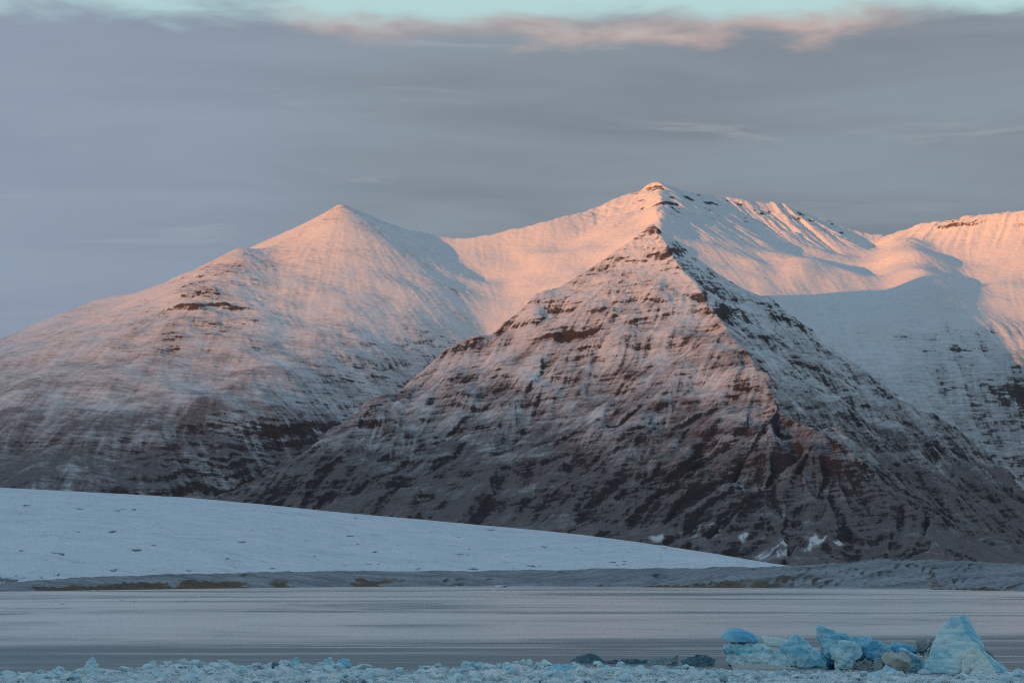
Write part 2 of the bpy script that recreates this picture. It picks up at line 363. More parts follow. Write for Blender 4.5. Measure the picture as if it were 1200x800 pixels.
def make_massif():
    """one unbroken surface for the shouldered mountain and the ridge with its bowls; split into two objects along the saddle and stream"""
    st = 4.0
    xs = np.arange(-1780, 2300, st); ys = np.arange(4650, 7330, st)
    X, Y = np.meshgrid(xs, ys); ny, nx = X.shape
    N = lambda wl, wm, **k: spec(ny, nx, st, wl, wm, **k)
    hl = blur(build_land(xs, ys, st, lft_ridges, 14.0), st, 10.0)
    off = X - np.interp(Y, [4600, 5000, 5600, 6300, 7000], [-880, -680, -420, -40, 200])   # across the stream valley the pyramid begins
    hl = hl - softplus(off, 30.0) * 0.55 * sstep(6500, 6000, Y)
    hc = blur(build_land(xs, ys, st, cir_ridges, 16.0), st, 10.0)
    hc = hc - 0.30 * softplus(6350 - Y, 60.0) - 0.42 * softplus(6080 - Y, 50.0)           # the bowls spill into the valleys
    h = softmax(hl, hc, 26.0)
    wl = sstep(-30, 30, blur(hl - hc, st, 20))                     # 1 on the left mountain
    alt = h
    crest = np.clip((np.interp(X, [-800, -470, -239, 410, 900, 1300, 1600], [900, 1040, 975, 1135, 1120, 1040, 1060]) - h) / 220, 0.08, 1)
    h = h + N(400, 50) * (7 + 2 * (1 - wl)) * crest
    gl, gf = lic(blur(h, st, 28), [N(38, 9), N(14, 4)], st, 260)
    p1 = N(200, 20); p2 = N(70, 10, aniso=(1.6, 1.0))
    gx0 = -blur(np.gradient(h, st)[1], st, 40)
    right = sstep(-0.05, 0.35, gx0)
    # left mountain: rocky shoulder, dark foot, ravine
    sh = np.exp(-(((X - SHD[0] + 0.10 * (SHD[1] - Y)) / 130) ** 2)) * sstep(5350, 5750, Y) * sstep(6330, 6200, Y)
    low = sstep(450, 250, alt + 25 * p1)
    vall = sstep(-170, -40, off + 30 * p2) * sstep(6300, 6000, Y) * sstep(650, 560, alt)
    # ridge: crags along the crest, rocky valley on the right
    hi = sstep(900, 1020, alt)
    valley = sstep(850, 1200, X + 60 * p1) * sstep(720, 540, alt + 30 * p2) * sstep(6500, 6150, Y)
    crag = sstep(965, 1020, alt + 14 * p1) * sstep(60, 350, X) + 0.8 * np.exp(-((X - CP[0] - 25) / 50) ** 2) * sstep(880, 980, alt)
    h = h - np.clip(gl, -1.3, 2.2) * crest ** 0.3 * (wl * (0.25 + 0.15 * right + 1.0 * low) + (1 - wl) * (0.3 + 2.6 * hi * sstep(120, 480, X) + 3.5 * valley))
    h = h - gf * (0.22 + (1 - wl) * 0.8 * hi * sstep(0, 480, X))
    rl = 0.10 + 0.06 * p1 + 0.08 * p2 + 0.95 * sh * np.clip(0.70 + 0.7 * p2, 0, 1.5) + 0.50 * low + 0.45 * vall + 0.14 * sstep(-330, -60, off) * sstep(480, 300, alt)
    rc = 0.03 + 0.95 * crag * np.clip(0.28 + 0.7 * p2, 0, 1.1) + 0.42 * valley
    rocky = np.clip(wl * rl + (1 - wl) * rc, 0.02, 1.5)
    sz, hard = strata(h + N(140, 16) * 6, X, Y, (-0.08, 0.0), 9)
    h = h + sz * rocky * 0.70 + N(15, 4) * (0.25 + 0.6 * np.clip(rocky, 0, 1))
    gy, gx = np.gradient(h, st); slope = np.sqrt(gx * gx + gy * gy)
    gf2, = lic(blur(h, st, 14), [N(10, 0)], st, 100)
    rock_l = 0.10 + 0.32 * (rocky - 0.45) + 0.10 * hard * np.clip(rocky + 0.10, 0, 1.2) + (slope - 0.80) * 0.4 + 0.09 * gf2 + 0.08 * np.clip(gl, -1, 2) * low
    rock_c = 0.00 + 0.50 * (rocky - 0.40) + 0.16 * hard * np.clip(rocky, 0, 1.2) + np.clip(slope - 0.88, -0.3, 2) * 0.8 + 0.05 * gf2 + 0.10 * np.clip(gl, -1, 2) * valley
    dust_l = 0.10 + 0.34 * sstep(740, 430, alt) * (1 - 0.45 * right) + 0.46 * low + (0.04 + 0.05 * low) * gf2 + (0.02 + 0.03 * low) * gl + 0.22 * sh + 0.06 * p2 + 0.15 * vall
    dust_c = 0.02 + 0.34 * sstep(700, 380, alt) + 0.22 * valley + 0.035 * gf2 + 0.025 * gl
    at = dict(rock=wl * rock_l + (1 - wl) * rock_c, dust=wl * dust_l + (1 - wl) * dust_c)
    left = X < np.interp(Y, [4650, 5600, 6300, 6555, 7330], [-700, -330, -200, -237, -300])
    il = np.zeros_like(left)
    for name, sel, mat, label, cat in (("snowy_mountain", left, M_lft, "broad snowy mountain with a rocky shoulder rising above the wide end of the glacier", "mountain"),
                                       ("cirque_ridge", ~left, M_cir, "high snow covered ridge and bowl glowing orange behind the pyramid shaped mountain", "mountain ridge")):
        cell = sel[:-1, :-1] & (h[:-1, :-1] > 20)
        idx = np.arange(ny * nx).reshape(ny, nx)
        Q = np.stack([idx[:-1, :-1], idx[:-1, 1:], idx[1:, 1:], idx[1:, :-1]], -1)[cell]
        used = np.zeros(ny * nx, bool); used[Q.ravel()] = True; re = np.cumsum(used) - 1
        V = np.stack([X, Y, h], -1).reshape(-1, 3)[used]
        me = mesh_np(name, V, re[Q], True, {k: v.ravel()[used] for k, v in at.items()})
        tag(link(name, me, mat), label, cat, kind='structure')
make_massif()

# ------------------------------------------------------------------ unseen range added behind the camera; its crest dims the sun on low slopes
def make_sun_blocking_range():
    D = 75000.0
    base = D * math.tan(SUN_EL)
    nxv, nyv = sy, -sx                                              # along the range
    # crest line: height over which the sun's centre just clears, as seen from each place (u across the sun's direction)
    prof = [(-40000, 500), (-9000, 560), (0, 560), (2800, 600), (3578, 660), (3780, 730), (3830, 840), (3900, 840), (3960, 730), (4112, 700), (4450, 680), (4774, 700), (4905, 680), (5000, 740), (5120, 810), (5224, 850), (5316, 880), (6000, 930), (9000, 600), (40000, 500)]
    us = np.arange(-40000, 40001, 60.0)
    z = np.interp(us, [p[0] for p in prof], [p[1] for p in prof]) + base
    r2 = np.random.default_rng(4)
    z += np.convolve(r2.standard_normal(len(us)), np.hanning(9), 'same') * 12
    rows = [(-5200, -20), (-2600, 0.45), (-900, 0.78), (0, 1.0), (900, 0.8), (2600, 0.42), (5200, -20)]
    X, Y, Z = [], [], []
    for off, f in rows:
        X.append(sx * (D + off) + nxv * us); Y.append(sy * (D + off) + nyv * us)
        Z.append(z * f if f > 0 else np.full_like(us, f))
    X, Y, Z = map(np.array, (X, Y, Z))
    att = dict(rock=np.clip(0.9 - Z / 2500, 0, 1), dust=np.full(Z.shape, 0.3))
    me = grid_mesh("sun_blocking_range", X, Y, Z, None, att)
    tag(link("sun_blocking_range", me, M_cir), "unseen snowy mountain range added far behind the camera to shade the lower slopes", "mountain range", kind='structure')
make_sun_blocking_range()

# ------------------------------------------------------------------ ground to the horizon, lake
m, t, b = new_mat("dark_gravel")
pos = t.n('ShaderNodeTexCoord').outputs['Object']
t.put(b.inputs['Base Color'], t.mix(t.noise(pos, 0.02, 6, 0.6), (0.05, 0.048, 0.046), (0.20, 0.20, 0.21)))
b.inputs['Roughness'].default_value = 0.95
M_ground = m
def disc(name, rad, z, n=96, rings=(0, 0.02, 0.08, 0.3, 1.0)):
    V, Q = [], []
    for r in rings[1:]:
        for i in range(n):
            a = 2 * math.pi * i / n; V.append((rad * r * math.cos(a), rad * r * math.sin(a), z))
    k = len(rings) - 1
    V.append((0, 0, z)); c = len(V) - 1
    fs = [(c, i, (i + 1) % n) for i in range(n)]
    for q in range(k - 1):
        fs += [(q * n + i, (q + 1) * n + i, (q + 1) * n + (i + 1) % n, q * n + (i + 1) % n) for i in range(n)]
    me = bpy.data.meshes.new(name); me.from_pydata(V, [], fs); return me
tag(link("ground", disc("ground", 120000, -6.0), M_ground), "dark gravel plain reaching to the horizon beyond the lake", "ground", kind='structure')

m, t, b = new_mat("thin_lake_ice")
pos = t.n('ShaderNodeTexCoord').outputs['Object']
sepx = t.n('ShaderNodeSeparateXYZ'); t.put(sepx.inputs[0], pos)
rot = t.map(pos, (1, 1, 1), rot=(0, 0, R(-20)))
rp = t.map(pos, (1, 1, 1), rot=(0, 0, R(5)))
n1 = t.noise(t.map(rp, (0.0048, 0.0052, 1)), 1.0, 11, 0.66, 0.6)
n2 = t.noise(t.map(rp, (0.030, 0.045, 1), (3.1, 8.2, 0)), 1.0, 8, 0.66, 0.8)
n3 = t.noise(pos, 1.4, 3, 0.6)
edge = t.math('ADD', sepx.outputs[1], t.math('MULTIPLY', sepx.outputs[0], -0.45))
edge = t.math('ADD', edge, t.math('MULTIPLY', t.math('SUBTRACT', n2, 0.5), 60.0))
open_w = t.mapr(edge, 222, 276, 1.0, 0.0)                          # open dark water between the ice sheet and the rubble
lead = t.mapr(t.noise(t.map(pos, (0.012, 0.09, 1), (0.7, 2.2, 0)), 1.0, 6, 0.62, 0.5), 0.50, 0.66)
open_w = t.math('MULTIPLY', open_w, t.math('SUBTRACT', 1.0, t.math('MULTIPLY', lead, 0.75)))
streak = t.mapr(t.math('ADD', t.math('MULTIPLY', n1, 0.65), t.math('MULTIPLY', n2, 0.35)), 0.41, 0.53)
dark = t.math('MAXIMUM', open_w, t.math('SUBTRACT', 1.0, streak))
frost = t.mix(t.mapr(n1, 0.40, 0.62), (0.58, 0.55, 0.56), (0.79, 0.745, 0.75))  # frosted ice, tinted pink in place of light reflected from the peaks
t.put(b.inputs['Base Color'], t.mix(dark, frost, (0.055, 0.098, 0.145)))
t.put(b.inputs['Roughness'], t.mapr(dark, 0, 1, 0.24, 0.42)); t.put(b.inputs['Specular IOR Level'], t.mapr(dark, 0, 1, 0.2, 0.5))
b.inputs['IOR'].default_value = 1.32
bump(t, b, t.math('ADD', n3, n2), 0.05, 0.35)
M_lake = m
V = np.array([(-6000, -400, 0), (6000, -400, 0), (6000, 3400, 0), (-6000, 3400, 0)], float)
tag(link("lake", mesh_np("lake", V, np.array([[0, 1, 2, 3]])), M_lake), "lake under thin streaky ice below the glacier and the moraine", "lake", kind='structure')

# ------------------------------------------------------------------ glacier and moraines (built outwards from the shoreline in map fans)
WL = [(-400, 700), (0, 693), (70, 692), (200, 690), (265, 689), (400, 687.4), (600, 686.4), (760, 687), (860, 688), (1000, 689), (1200, 690), (1600, 692)]
def shore_y(px):
    return CAM_H * F / (np.interp(px, [p[0] for p in WL], [p[1] for p in WL]) - HOR)
GB = [(-400, 545), (-200, 558), (0, 571), (120, 577), (225, 583), (300, 590), (400, 600), (500, 609), (600, 618), (680, 626), (750, 635), (840, 649), (900, 659), (930, 664), (1000, 668), (1200, 676)]
MT = [(-400, 688), (0, 683), (50, 679), (100, 676), (160, 674), (250, 671), (400, 669.5), (600, 668), (760, 666), (860, 664), (1000, 663), (1200, 668)]
def ip(tab, px): return np.interp(px, [p[0] for p in tab], [p[1] for p in tab])

def make_glacier():
    nx, ny = 560, 240
    pxs = np.linspace(-400, 1080, nx)
    ts = np.linspace(0, 1.12, ny)
    PX, T = np.meshgrid(pxs, ts)
    YF = np.maximum(shore_y(PX) + 440, 1700); YB = np.interp(PX, (0, 600, 1100), (4350, 4150, 3700))
    YY = YF + (YB - YF) * T
    XX = (PX - CX) / F * YY
    f0, f1 = ip(MT, PX) + 9, ip(GB, PX)
    tt = np.clip(T, 0, 1)
    PY = f0 + (f1 - f0) * (1 - (1 - tt) ** 1.25)
    Z = CAM_H + (HOR - PY) / F * YY
    Z -= np.clip(T - 1, 0, 1) ** 1 * 900                            # falls away into the trough along the mountain foot
    cell = 10.0
    und = spec(ny, nx, cell, 260, 30); rough = spec(ny, nx, cell, 60, 6)
    cre = spec(ny, nx, cell, 90, 8, aniso=(1.0, 0.5))
    fade = np.clip((1 - tt) * 6, 0.12, 1)
    Z += (und * 1.3 + rough * 0.45) * fade
    crk = sstep(2.0, 3.2, cre + 0.55 * und + 0.6 * sstep(0.25, 0.0, T) + 1.0 * sstep(170, -40, PX) * sstep(0.30, 0.02, T))  # crevasses and dirt specks: sunk a little and coloured dark
    Z -= crk * 2.0
    me = grid_mesh("glacier", XX, YY, Z, None, dict(dirt=crk, edge=sstep(0.03, 0.0, T)))
    m, t, b = new_mat("glacier_snow")
    pos = t.n('ShaderNodeTexCoord').outputs['Object']
    dirt = t.n('ShaderNodeAttribute', attribute_name='dirt').outputs['Fac']
    a = t.noise(pos, 0.012, 6, 0.6); c = t.noise(t.map(pos, (0.010, 0.022, 0.05)), 1.0, 8, 0.7, 0.6); s = t.noise(pos, 0.09, 4, 0.6)
    col = t.mix(t.mapr(a, 0.35, 0.65), (0.70, 0.77, 0.85), (0.80, 0.84, 0.88))
    col = t.mix(t.math('MULTIPLY', t.mapr(c, 0.50, 0.68), 0.60), col, (0.46, 0.54, 0.62))
    col = t.mix(t.math('MULTIPLY', t.mapr(s, 0.60, 0.74), 0.25), col, (0.40, 0.44, 0.48))
    col = t.mix(t.mapr(t.math('ADD', dirt, t.math('MULTIPLY', t.math('SUBTRACT', s, 0.5), 1.2)), 0.35, 0.6), col, (0.16, 0.17, 0.19))
    t.put(b.inputs['Base Color'], col); b.inputs['Roughness'].default_value = 0.7
    bump(t, b, t.math('ADD', c, s), 4.0, 0.8)
    tag(link("glacier", me, m), "pale blue glacier tongue sloping down to the lake shore, below the dark mountains", "glacier", kind='structure')
make_glacier()

def moraine_mat():
    m, t, b = new_mat("frosted_moraine")
    pos = t.n('ShaderNodeTexCoord').outputs['Object']
    rk = t.n('ShaderNodeAttribute', attribute_name='rock').outputs['Fac']
    br = t.n('ShaderNodeAttribute', attribute_name='brown').outputs['Fac']
    a = t.noise(pos, 0.02, 6, 0.62); s = t.noise(pos, 0.15, 5, 0.65)
    col = t.mix(t.mapr(a, 0.35, 0.65), (0.20, 0.215, 0.24), (0.36, 0.38, 0.41))
    col = t.mix(t.mapr(s, 0.52, 0.68), col, (0.10, 0.105, 0.115))
    bare = t.mix(t.mapr(s, 0.4, 0.6), (0.085, 0.064, 0.052), (0.21, 0.135, 0.088))
    grey = t.mix(s, (0.05, 0.05, 0.055), (0.09, 0.088, 0.09))
    bare = t.mix(br, grey, bare)
    wob = t.math('MULTIPLY', t.math('SUBTRACT', s, 0.5), 1.2)
    t.put(b.inputs['Base Color'], t.mix(t.mapr(t.math('ADD', rk, wob), 0.38, 0.62), col, bare))
    b.inputs['Roughness'].default_value = 0.95; b.inputs['Specular IOR Level'].default_value = 0.2
    bump(t, b, t.math('ADD', s, a), 1.2, 0.7)
    return m
M_mor = moraine_mat()

def make_moraine(name, label, pa, pb, water, top, deep, n, profile, cliff, groove, taper):
    nx, ny = n
    pxs = np.linspace(pa, pb, nx); ts = np.linspace(-0.06, 1.25, ny)
    PX, T = np.meshgrid(pxs, ts)
    Y0 = CAM_H * F / (ip(water, PX) - HOR)
    YY = Y0 + ip(deep, PX) * T
    XX = (PX - CX) / F * YY
    Ytop = Y0 + ip(deep, PX)
    ztop = CAM_H + (HOR - ip(top, PX)) / F * Ytop
    tt = np.clip(T, 0, 1)
    Z = ztop * np.where(T < 0, T * 3, profile(tt)) - np.clip(T - 1, 0, 1) * 30
    cell = abs(pb - pa) / nx / F * 2000
    am = np.clip(T * 6, 0, 1) * np.clip(ztop / 10, 0.1, 1)
    gul = spec(1, nx, cell, 30, 5)[0] if False else np.interp(pxs, np.linspace(pa, pb, 400), np.convolve(np.random.default_rng(int(pa) % 97).standard_normal(400), np.hanning(5), 'same'))
    cl = ip(cliff, PX)                                              # bare bluffs at the water, cut by gullies
    lim = 0.32 + 0.045 * gul[None, :]
    cm = sstep(lim + 0.06, lim - 0.05, T) * np.clip(cl, 0, 1.2) * (T >= -0.05)
    gv = spec(ny, nx, cell, 26, 3); gv2 = spec(ny, nx, cell, 60, 8)
    G = np.sin((PX * 1.15 - T * groove[1] * 3) / groove[0] + 1.5 * gv2 + 0.8 * gv)
    Z += am * (spec(ny, nx, cell, 70, 6) * 0.55 + gv * 0.30 + G * groove[2] * 0.6)
    rock = 0.06 + 0.15 * gv + 0.10 * gv2 + groove[2] * 0.50 * sstep(-0.2, 0.9, -G) * np.clip(0.6 + 0.6 * np.roll(gv2, 37, 1), 0, 1.4) * sstep(0.95, 0.3, tt) + 0.75 * cm
    Z -= cm * np.abs(np.sin(PX / 3.3 + 0.8 * gv2)) * 1.4 * np.clip(T * 8, 0, 1)
    brown = np.clip(cm * 1.4, 0, 1)
    me = grid_mesh(name, XX, YY, Z, None, dict(rock=rock, brown=brown))
    tag(link(name, me, M_mor), label, "moraine", kind='structure')

lin = lambda q: (lambda t: 1 - (1 - t) ** q)
make_moraine("moraine", "dark stony moraine with brown bluffs along the foot of the glacier", -400, 960, WL, MT, [(-400, 250), (0, 300), (300, 420), (600, 420), (960, 300)], (760, 90),
             lin(1.5), [(-400, 0), (30, 0), (75, 0.9), (150, 1.3), (260, 1.2), (300, 0.3), (330, 0.7), (350, 0), (405, 0), (420, 0.6), (470, 0.5), (480, 0), (960, 0)], (3.2, 12.0, 0.35), None)
RW = [(690, 687.6), (755, 687.6), (860, 688.6), (1000, 688.9), (1200, 689.8), (1600, 692)]
RT = [(690, 687.5), (748, 687), (775, 682), (820, 675), (870, 667), (930, 661.5), (990, 657.5), (1040, 655.5), (1090, 656), (1140, 658), (1200, 660.5), (1350, 664), (1600, 672)]
make_moraine("moraine_hill", "low frosted moraine hill with dark diagonal furrows, in front of the pyramid shaped mountain", 740, 1600, RW, RT, [(690, 60), (760, 120), (900, 300), (1600, 330)], (700, 110),
             lin(1.35), [(690, 1), (760, 1.0), (850, 1.0), (900, 0.4), (960, 0.2), (1080, 0.2), (1100, 0.7), (1130, 0), (1600, 0)], (2.1, 17.0, 0.8), None)
SW = [(1060, 690.5), (1093, 690.5), (1200, 692.5), (1600, 696)]
ST = [(1060, 690.4), (1090, 690), (1100, 687.5), (1130, 684), (1160, 681.5), (1200, 679), (1300, 676), (1600, 674)]
make_moraine("moraine_spit", "long low gravel spit reaching into the lake from the side, in front of the moraine hill", 1088, 1600, SW, ST, [(1060, 60), (1100, 90), (1600, 160)], (360, 60),
             lin(1.6), [(1060, 1.2), (1150, 1.0), (1190, 0.3), (1600, 0.2)], (2.4, 15.0, 0.7), None)

# ------------------------------------------------------------------ ice
def ice_mat(name, pale, deep, dirt=0.0, streak=(0.3, 0.3, 1.2), sc=1.0, rough=0.30):
    m, t, b = new_mat(name)
    pos = t.n('ShaderNodeTexCoord').outputs['Object']
    rnd = t.n('ShaderNodeObjectInfo').outputs['Random']
    a = t.noise(t.map(pos, streak), 1.1 * sc, 5, 0.58, 0.9); g = t.noise(pos, 5.0 * sc, 5, 0.65); f = t.noise(pos, 22.0 * sc, 3, 0.6)
    deepa = t.n('ShaderNodeAttribute', attribute_name='deep').outputs['Fac']
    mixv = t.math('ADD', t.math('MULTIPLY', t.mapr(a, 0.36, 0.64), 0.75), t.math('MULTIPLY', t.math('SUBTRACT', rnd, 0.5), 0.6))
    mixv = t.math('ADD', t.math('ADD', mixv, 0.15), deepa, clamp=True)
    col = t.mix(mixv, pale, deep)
    col = t.mix(t.math('MULTIPLY', t.mapr(g, 0.52, 0.72), 0.40), col, (0.62, 0.72, 0.74))
    col = t.mix(t.math('MULTIPLY', t.mapr(f, 0.62, 0.80), 0.16), col, (0.10, 0.16, 0.19))
    if dirt: col = t.mix(t.math('MULTIPLY', t.mapr(t.noise(pos, 9.0 * sc, 5, 0.7), 0.60 - 0.25 * dirt, 0.66), 0.9), col, (0.030, 0.040, 0.046))
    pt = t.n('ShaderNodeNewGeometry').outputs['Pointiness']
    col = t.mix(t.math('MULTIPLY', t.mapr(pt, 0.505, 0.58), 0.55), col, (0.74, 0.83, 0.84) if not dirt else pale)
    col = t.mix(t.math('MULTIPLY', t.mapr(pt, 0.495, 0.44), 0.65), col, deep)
    t.put(b.inputs['Base Color'], col)
    t.put(b.inputs['Roughness'], t.mapr(g, 0.3, 0.7, rough - 0.12, rough + 0.2))
    b.inputs['IOR'].default_value = 1.31
    b.inputs['Subsurface Weight'].default_value = 0.45
    b.inputs['Subsurface Radius'].default_value = (0.10, 0.28, 0.36); b.inputs['Subsurface Scale'].default_value = 1.2; b.inputs['Coat Weight'].default_value = 0.25; b.inputs['Coat Roughness'].default_value = 0.18
    bump(t, b, t.math('ADD', g, t.math('MULTIPLY', f, 0.35)), 0.02, 0.35)
    return m
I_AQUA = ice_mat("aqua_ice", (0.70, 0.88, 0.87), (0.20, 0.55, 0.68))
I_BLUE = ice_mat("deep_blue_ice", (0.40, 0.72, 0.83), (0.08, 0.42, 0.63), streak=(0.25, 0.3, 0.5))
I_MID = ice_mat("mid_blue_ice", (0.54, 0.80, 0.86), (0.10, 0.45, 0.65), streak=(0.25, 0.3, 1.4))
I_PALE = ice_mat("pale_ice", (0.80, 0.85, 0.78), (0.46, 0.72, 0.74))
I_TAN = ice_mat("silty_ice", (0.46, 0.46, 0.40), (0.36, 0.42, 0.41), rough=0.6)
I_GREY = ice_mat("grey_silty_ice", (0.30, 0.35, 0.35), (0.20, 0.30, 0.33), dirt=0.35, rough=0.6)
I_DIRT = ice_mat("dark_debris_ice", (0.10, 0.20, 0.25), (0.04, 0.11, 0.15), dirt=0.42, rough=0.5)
I_BLACK = ice_mat("black_ice", (0.035, 0.045, 0.055), (0.02, 0.028, 0.035), rough=0.6)
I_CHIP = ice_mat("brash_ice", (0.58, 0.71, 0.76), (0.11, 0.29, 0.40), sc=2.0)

def hull_into(bm, pts):
    vs = [bm.verts.new(p) for p in pts]
    r = bmesh.ops.convex_hull(bm, input=vs)
    dead = [v for v in set(r['geom_interior'] + r['geom_unused']) if isinstance(v, bmesh.types.BMVert)]
    bmesh.ops.delete(bm, geom=dead, context='VERTS')

_dep = []
def vnoise(p, scale, seed, octaves=4):
    """lattice value noise at points p (n,3)"""
    r = np.random.default_rng(seed); tab = r.uniform(-1, 1, 4096); out = np.zeros(len(p)); amp = 1.0
    for o in range(octaves):
        q = p / scale + 13.7 * o; i = np.floor(q).astype(int); f = q - i; f = f * f * (3 - 2 * f); v = 0
        for a in (0, 1):
            for b in (0, 1):
                for c in (0, 1):
                    hsh = ((i[:, 0] + a) * 73856093 ^ (i[:, 1] + b) * 19349663 ^ (i[:, 2] + c) * 83492791) & 4095
                    v = v + tab[hsh] * (f[:, 0] if a else 1 - f[:, 0]) * (f[:, 1] if b else 1 - f[:, 1]) * (f[:, 2] if c else 1 - f[:, 2])
        out += v * amp; amp *= 0.5; scale *= 0.5
    return out

def cells(p, scale, seed):
    """distance to the nearest of jittered lattice points: melt scallops"""
    q = p / scale; i = np.floor(q).astype(int); best = np.full(len(p), 9.0)
    r = np.random.default_rng(seed); tab = r.uniform(0, 1, (4096, 3))
    for a in (-1, 0, 1):
        for b in (-1, 0, 1):
            for c in (-1, 0, 1):
                j = i + (a, b, c)
                hsh = (j[:, 0] * 73856093 ^ j[:, 1] * 19349663 ^ j[:, 2] * 83492791) & 4095
                best = np.minimum(best, np.linalg.norm(j + tab[hsh] - q, axis=1))
    return best

def ice_body(name, hulls, origin, voxel=0.06, smooth=6, amp=0.10, scallop=0.05, seed=1, scale=0.9):
    """union of hulls, worn smooth and scalloped by melting; vertices relative to origin"""
    bm = bmesh.new()
    for h in hulls: hull_into(bm, [Vector(p) - Vector(origin) for p in h])
    bmesh.ops.recalc_face_normals(bm, faces=bm.faces)
    me = bpy.data.meshes.new(name + "_raw"); bm.to_mesh(me); bm.free()
    o = bpy.data.objects.new(name + "_raw", me); C.objects.link(o)
    md = o.modifiers.new("r", 'REMESH'); md.mode = 'VOXEL'; md.voxel_size = voxel
    dg = bpy.context.evaluated_depsgraph_get(); dg.update()
    out = bpy.data.meshes.new_from_object(o.evaluated_get(dg)); out.name = name
    bpy.data.objects.remove(o); bpy.data.meshes.remove(me)
    bm = bmesh.new(); bm.from_mesh(out)
    for _ in range(smooth): bmesh.ops.smooth_vert(bm, verts=bm.verts, factor=0.5, use_axis_x=True, use_axis_y=True, use_axis_z=True)
    bm.normal_update(); bm.to_mesh(out); bm.free()
    n = len(out.vertices); co = np.empty(n * 3, np.float32); out.vertices.foreach_get('co', co); co = co.reshape(-1, 3)
    no = np.empty(n * 3, np.float32); out.vertices.foreach_get('normal', no); no = no.reshape(-1, 3)
    d = vnoise(co, scale, seed) * amp + (cells(co, scale * 0.55, seed + 1) - 0.6) * scallop * 2 + vnoise(co * (1, 1, 2.2), scale * 0.16, seed + 2, 3) * amp * 0.10
    co = co + no * d[:, None]
    out.vertices.foreach_set('co', co.astype(np.float32).ravel())
    out.polygons.foreach_set('use_smooth', np.ones(len(out.polygons), bool)); out.update(); out.materials.clear()
    return out

class Berg:
    """an iceberg standing in the rubble: an Empty at its waterline and the bodies of ice it is made of"""
    def __init__(self, name, Y, px, label, cat="iceberg"):
        self.Y = Y; self.o = bpy.data.objects.new(name, None); C.objects.link(self.o)
        x, y, _ = P(px, 700, Y); self.o.location = (x, y, 0); tag(self.o, label, cat)
    def part(self, name, hulls, mat, label=None, deep=None, **kw):
        H = []
        for h in hulls:
            H.append([])
            for (px, py, d) in h:
                x, y, z = P(px, py, self.Y); H[-1].append((x, y + d, z))
        me = ice_body(name, H, tuple(self.o.location), **kw)
        if deep is not None:                                        # where the ice is old, dense and blue
            co = np.empty(len(me.vertices) * 3, np.float32); me.vertices.foreach_get('co', co); co = co.reshape(-1, 3) * (F / self.Y)
            ox = CX + self.o.location.x * F / self.Y
            v = deep(co[:, 0] + ox, HOR + CAM_H * F / self.Y - co[:, 2], vnoise(co, 14.0, 77))
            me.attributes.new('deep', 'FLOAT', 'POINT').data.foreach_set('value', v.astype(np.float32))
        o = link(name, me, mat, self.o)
        if label: o['label'] = label
        return o

# the tall peaked berg
b1 = Berg("iceberg", 158, 1135, "tall peaked aqua iceberg with a blue side and twin tips")
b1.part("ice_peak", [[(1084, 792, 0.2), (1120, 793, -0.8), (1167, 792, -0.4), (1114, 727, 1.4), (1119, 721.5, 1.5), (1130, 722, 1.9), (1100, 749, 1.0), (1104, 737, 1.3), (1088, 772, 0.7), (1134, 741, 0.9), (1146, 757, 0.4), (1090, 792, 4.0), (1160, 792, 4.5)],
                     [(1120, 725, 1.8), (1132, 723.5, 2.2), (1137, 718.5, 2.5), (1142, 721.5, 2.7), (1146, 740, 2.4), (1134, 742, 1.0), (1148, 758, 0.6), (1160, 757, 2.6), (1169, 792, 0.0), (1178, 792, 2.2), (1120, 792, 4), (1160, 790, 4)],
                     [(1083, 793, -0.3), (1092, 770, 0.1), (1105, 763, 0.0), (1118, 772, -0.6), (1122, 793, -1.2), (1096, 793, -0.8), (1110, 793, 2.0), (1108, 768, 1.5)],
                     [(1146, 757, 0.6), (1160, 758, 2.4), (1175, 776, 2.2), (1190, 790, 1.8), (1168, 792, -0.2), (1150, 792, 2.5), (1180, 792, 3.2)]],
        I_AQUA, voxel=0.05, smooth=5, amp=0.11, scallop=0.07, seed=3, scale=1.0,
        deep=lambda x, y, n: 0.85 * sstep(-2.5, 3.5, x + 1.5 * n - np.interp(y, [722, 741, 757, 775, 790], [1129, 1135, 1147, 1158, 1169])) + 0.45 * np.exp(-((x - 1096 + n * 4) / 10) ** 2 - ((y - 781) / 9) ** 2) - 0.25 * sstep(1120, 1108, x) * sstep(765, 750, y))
b1.part("cream_block", [[(1124, 793, -0.9), (1166, 793, -0.75), (1126, 768, -0.25), (1135, 757, 0.15), (1144, 755, 0.2), (1152, 762, 0.1), (1160, 776, -0.3), (1130, 793, 1), (1150, 780, 1)],
                        [(1132, 779, -0.9), (1140, 770, -0.6), (1155, 775, -0.55), (1164, 792, -1.05), (1138, 792, -1.15), (1150, 785, 0.4)]],
        I_PALE, "cream coloured lower block of the peaked iceberg", voxel=0.05, smooth=5, amp=0.07, scallop=0.08, seed=5, scale=0.6)
b1.part("grey_crown", [[(1080, 752, 1.6), (1082, 748.5, 2.2), (1091, 749, 1.8), (1096, 754, 1.2), (1088, 762, 1.2), (1078, 764, 1.8), (1090, 770, 2.4)],
                       [(1094, 752, 1.2), (1096, 746.5, 1.9), (1105, 745, 1.6), (1106, 751, 1.0), (1100, 757, 1.0), (1098, 764, 2.4)]],
        I_GREY, "rough grey shoulder of the peaked iceberg", voxel=0.045, smooth=2, amp=0.09, scallop=0.08, seed=6, scale=0.35)
b1.part("black_rim", [[(1161, 759, 2.5), (1165, 761, 2.9), (1178, 777, 2.7), (1190, 787, 2.2), (1186, 789, 1.8), (1170, 776, 2.3), (1166, 768, 3.1)]],
        I_BLACK, "black rim along the back edge", voxel=0.05, smooth=3, amp=0.05, scallop=0.04, seed=7, scale=0.4)  # narrow blackish strip along the berg's back edge
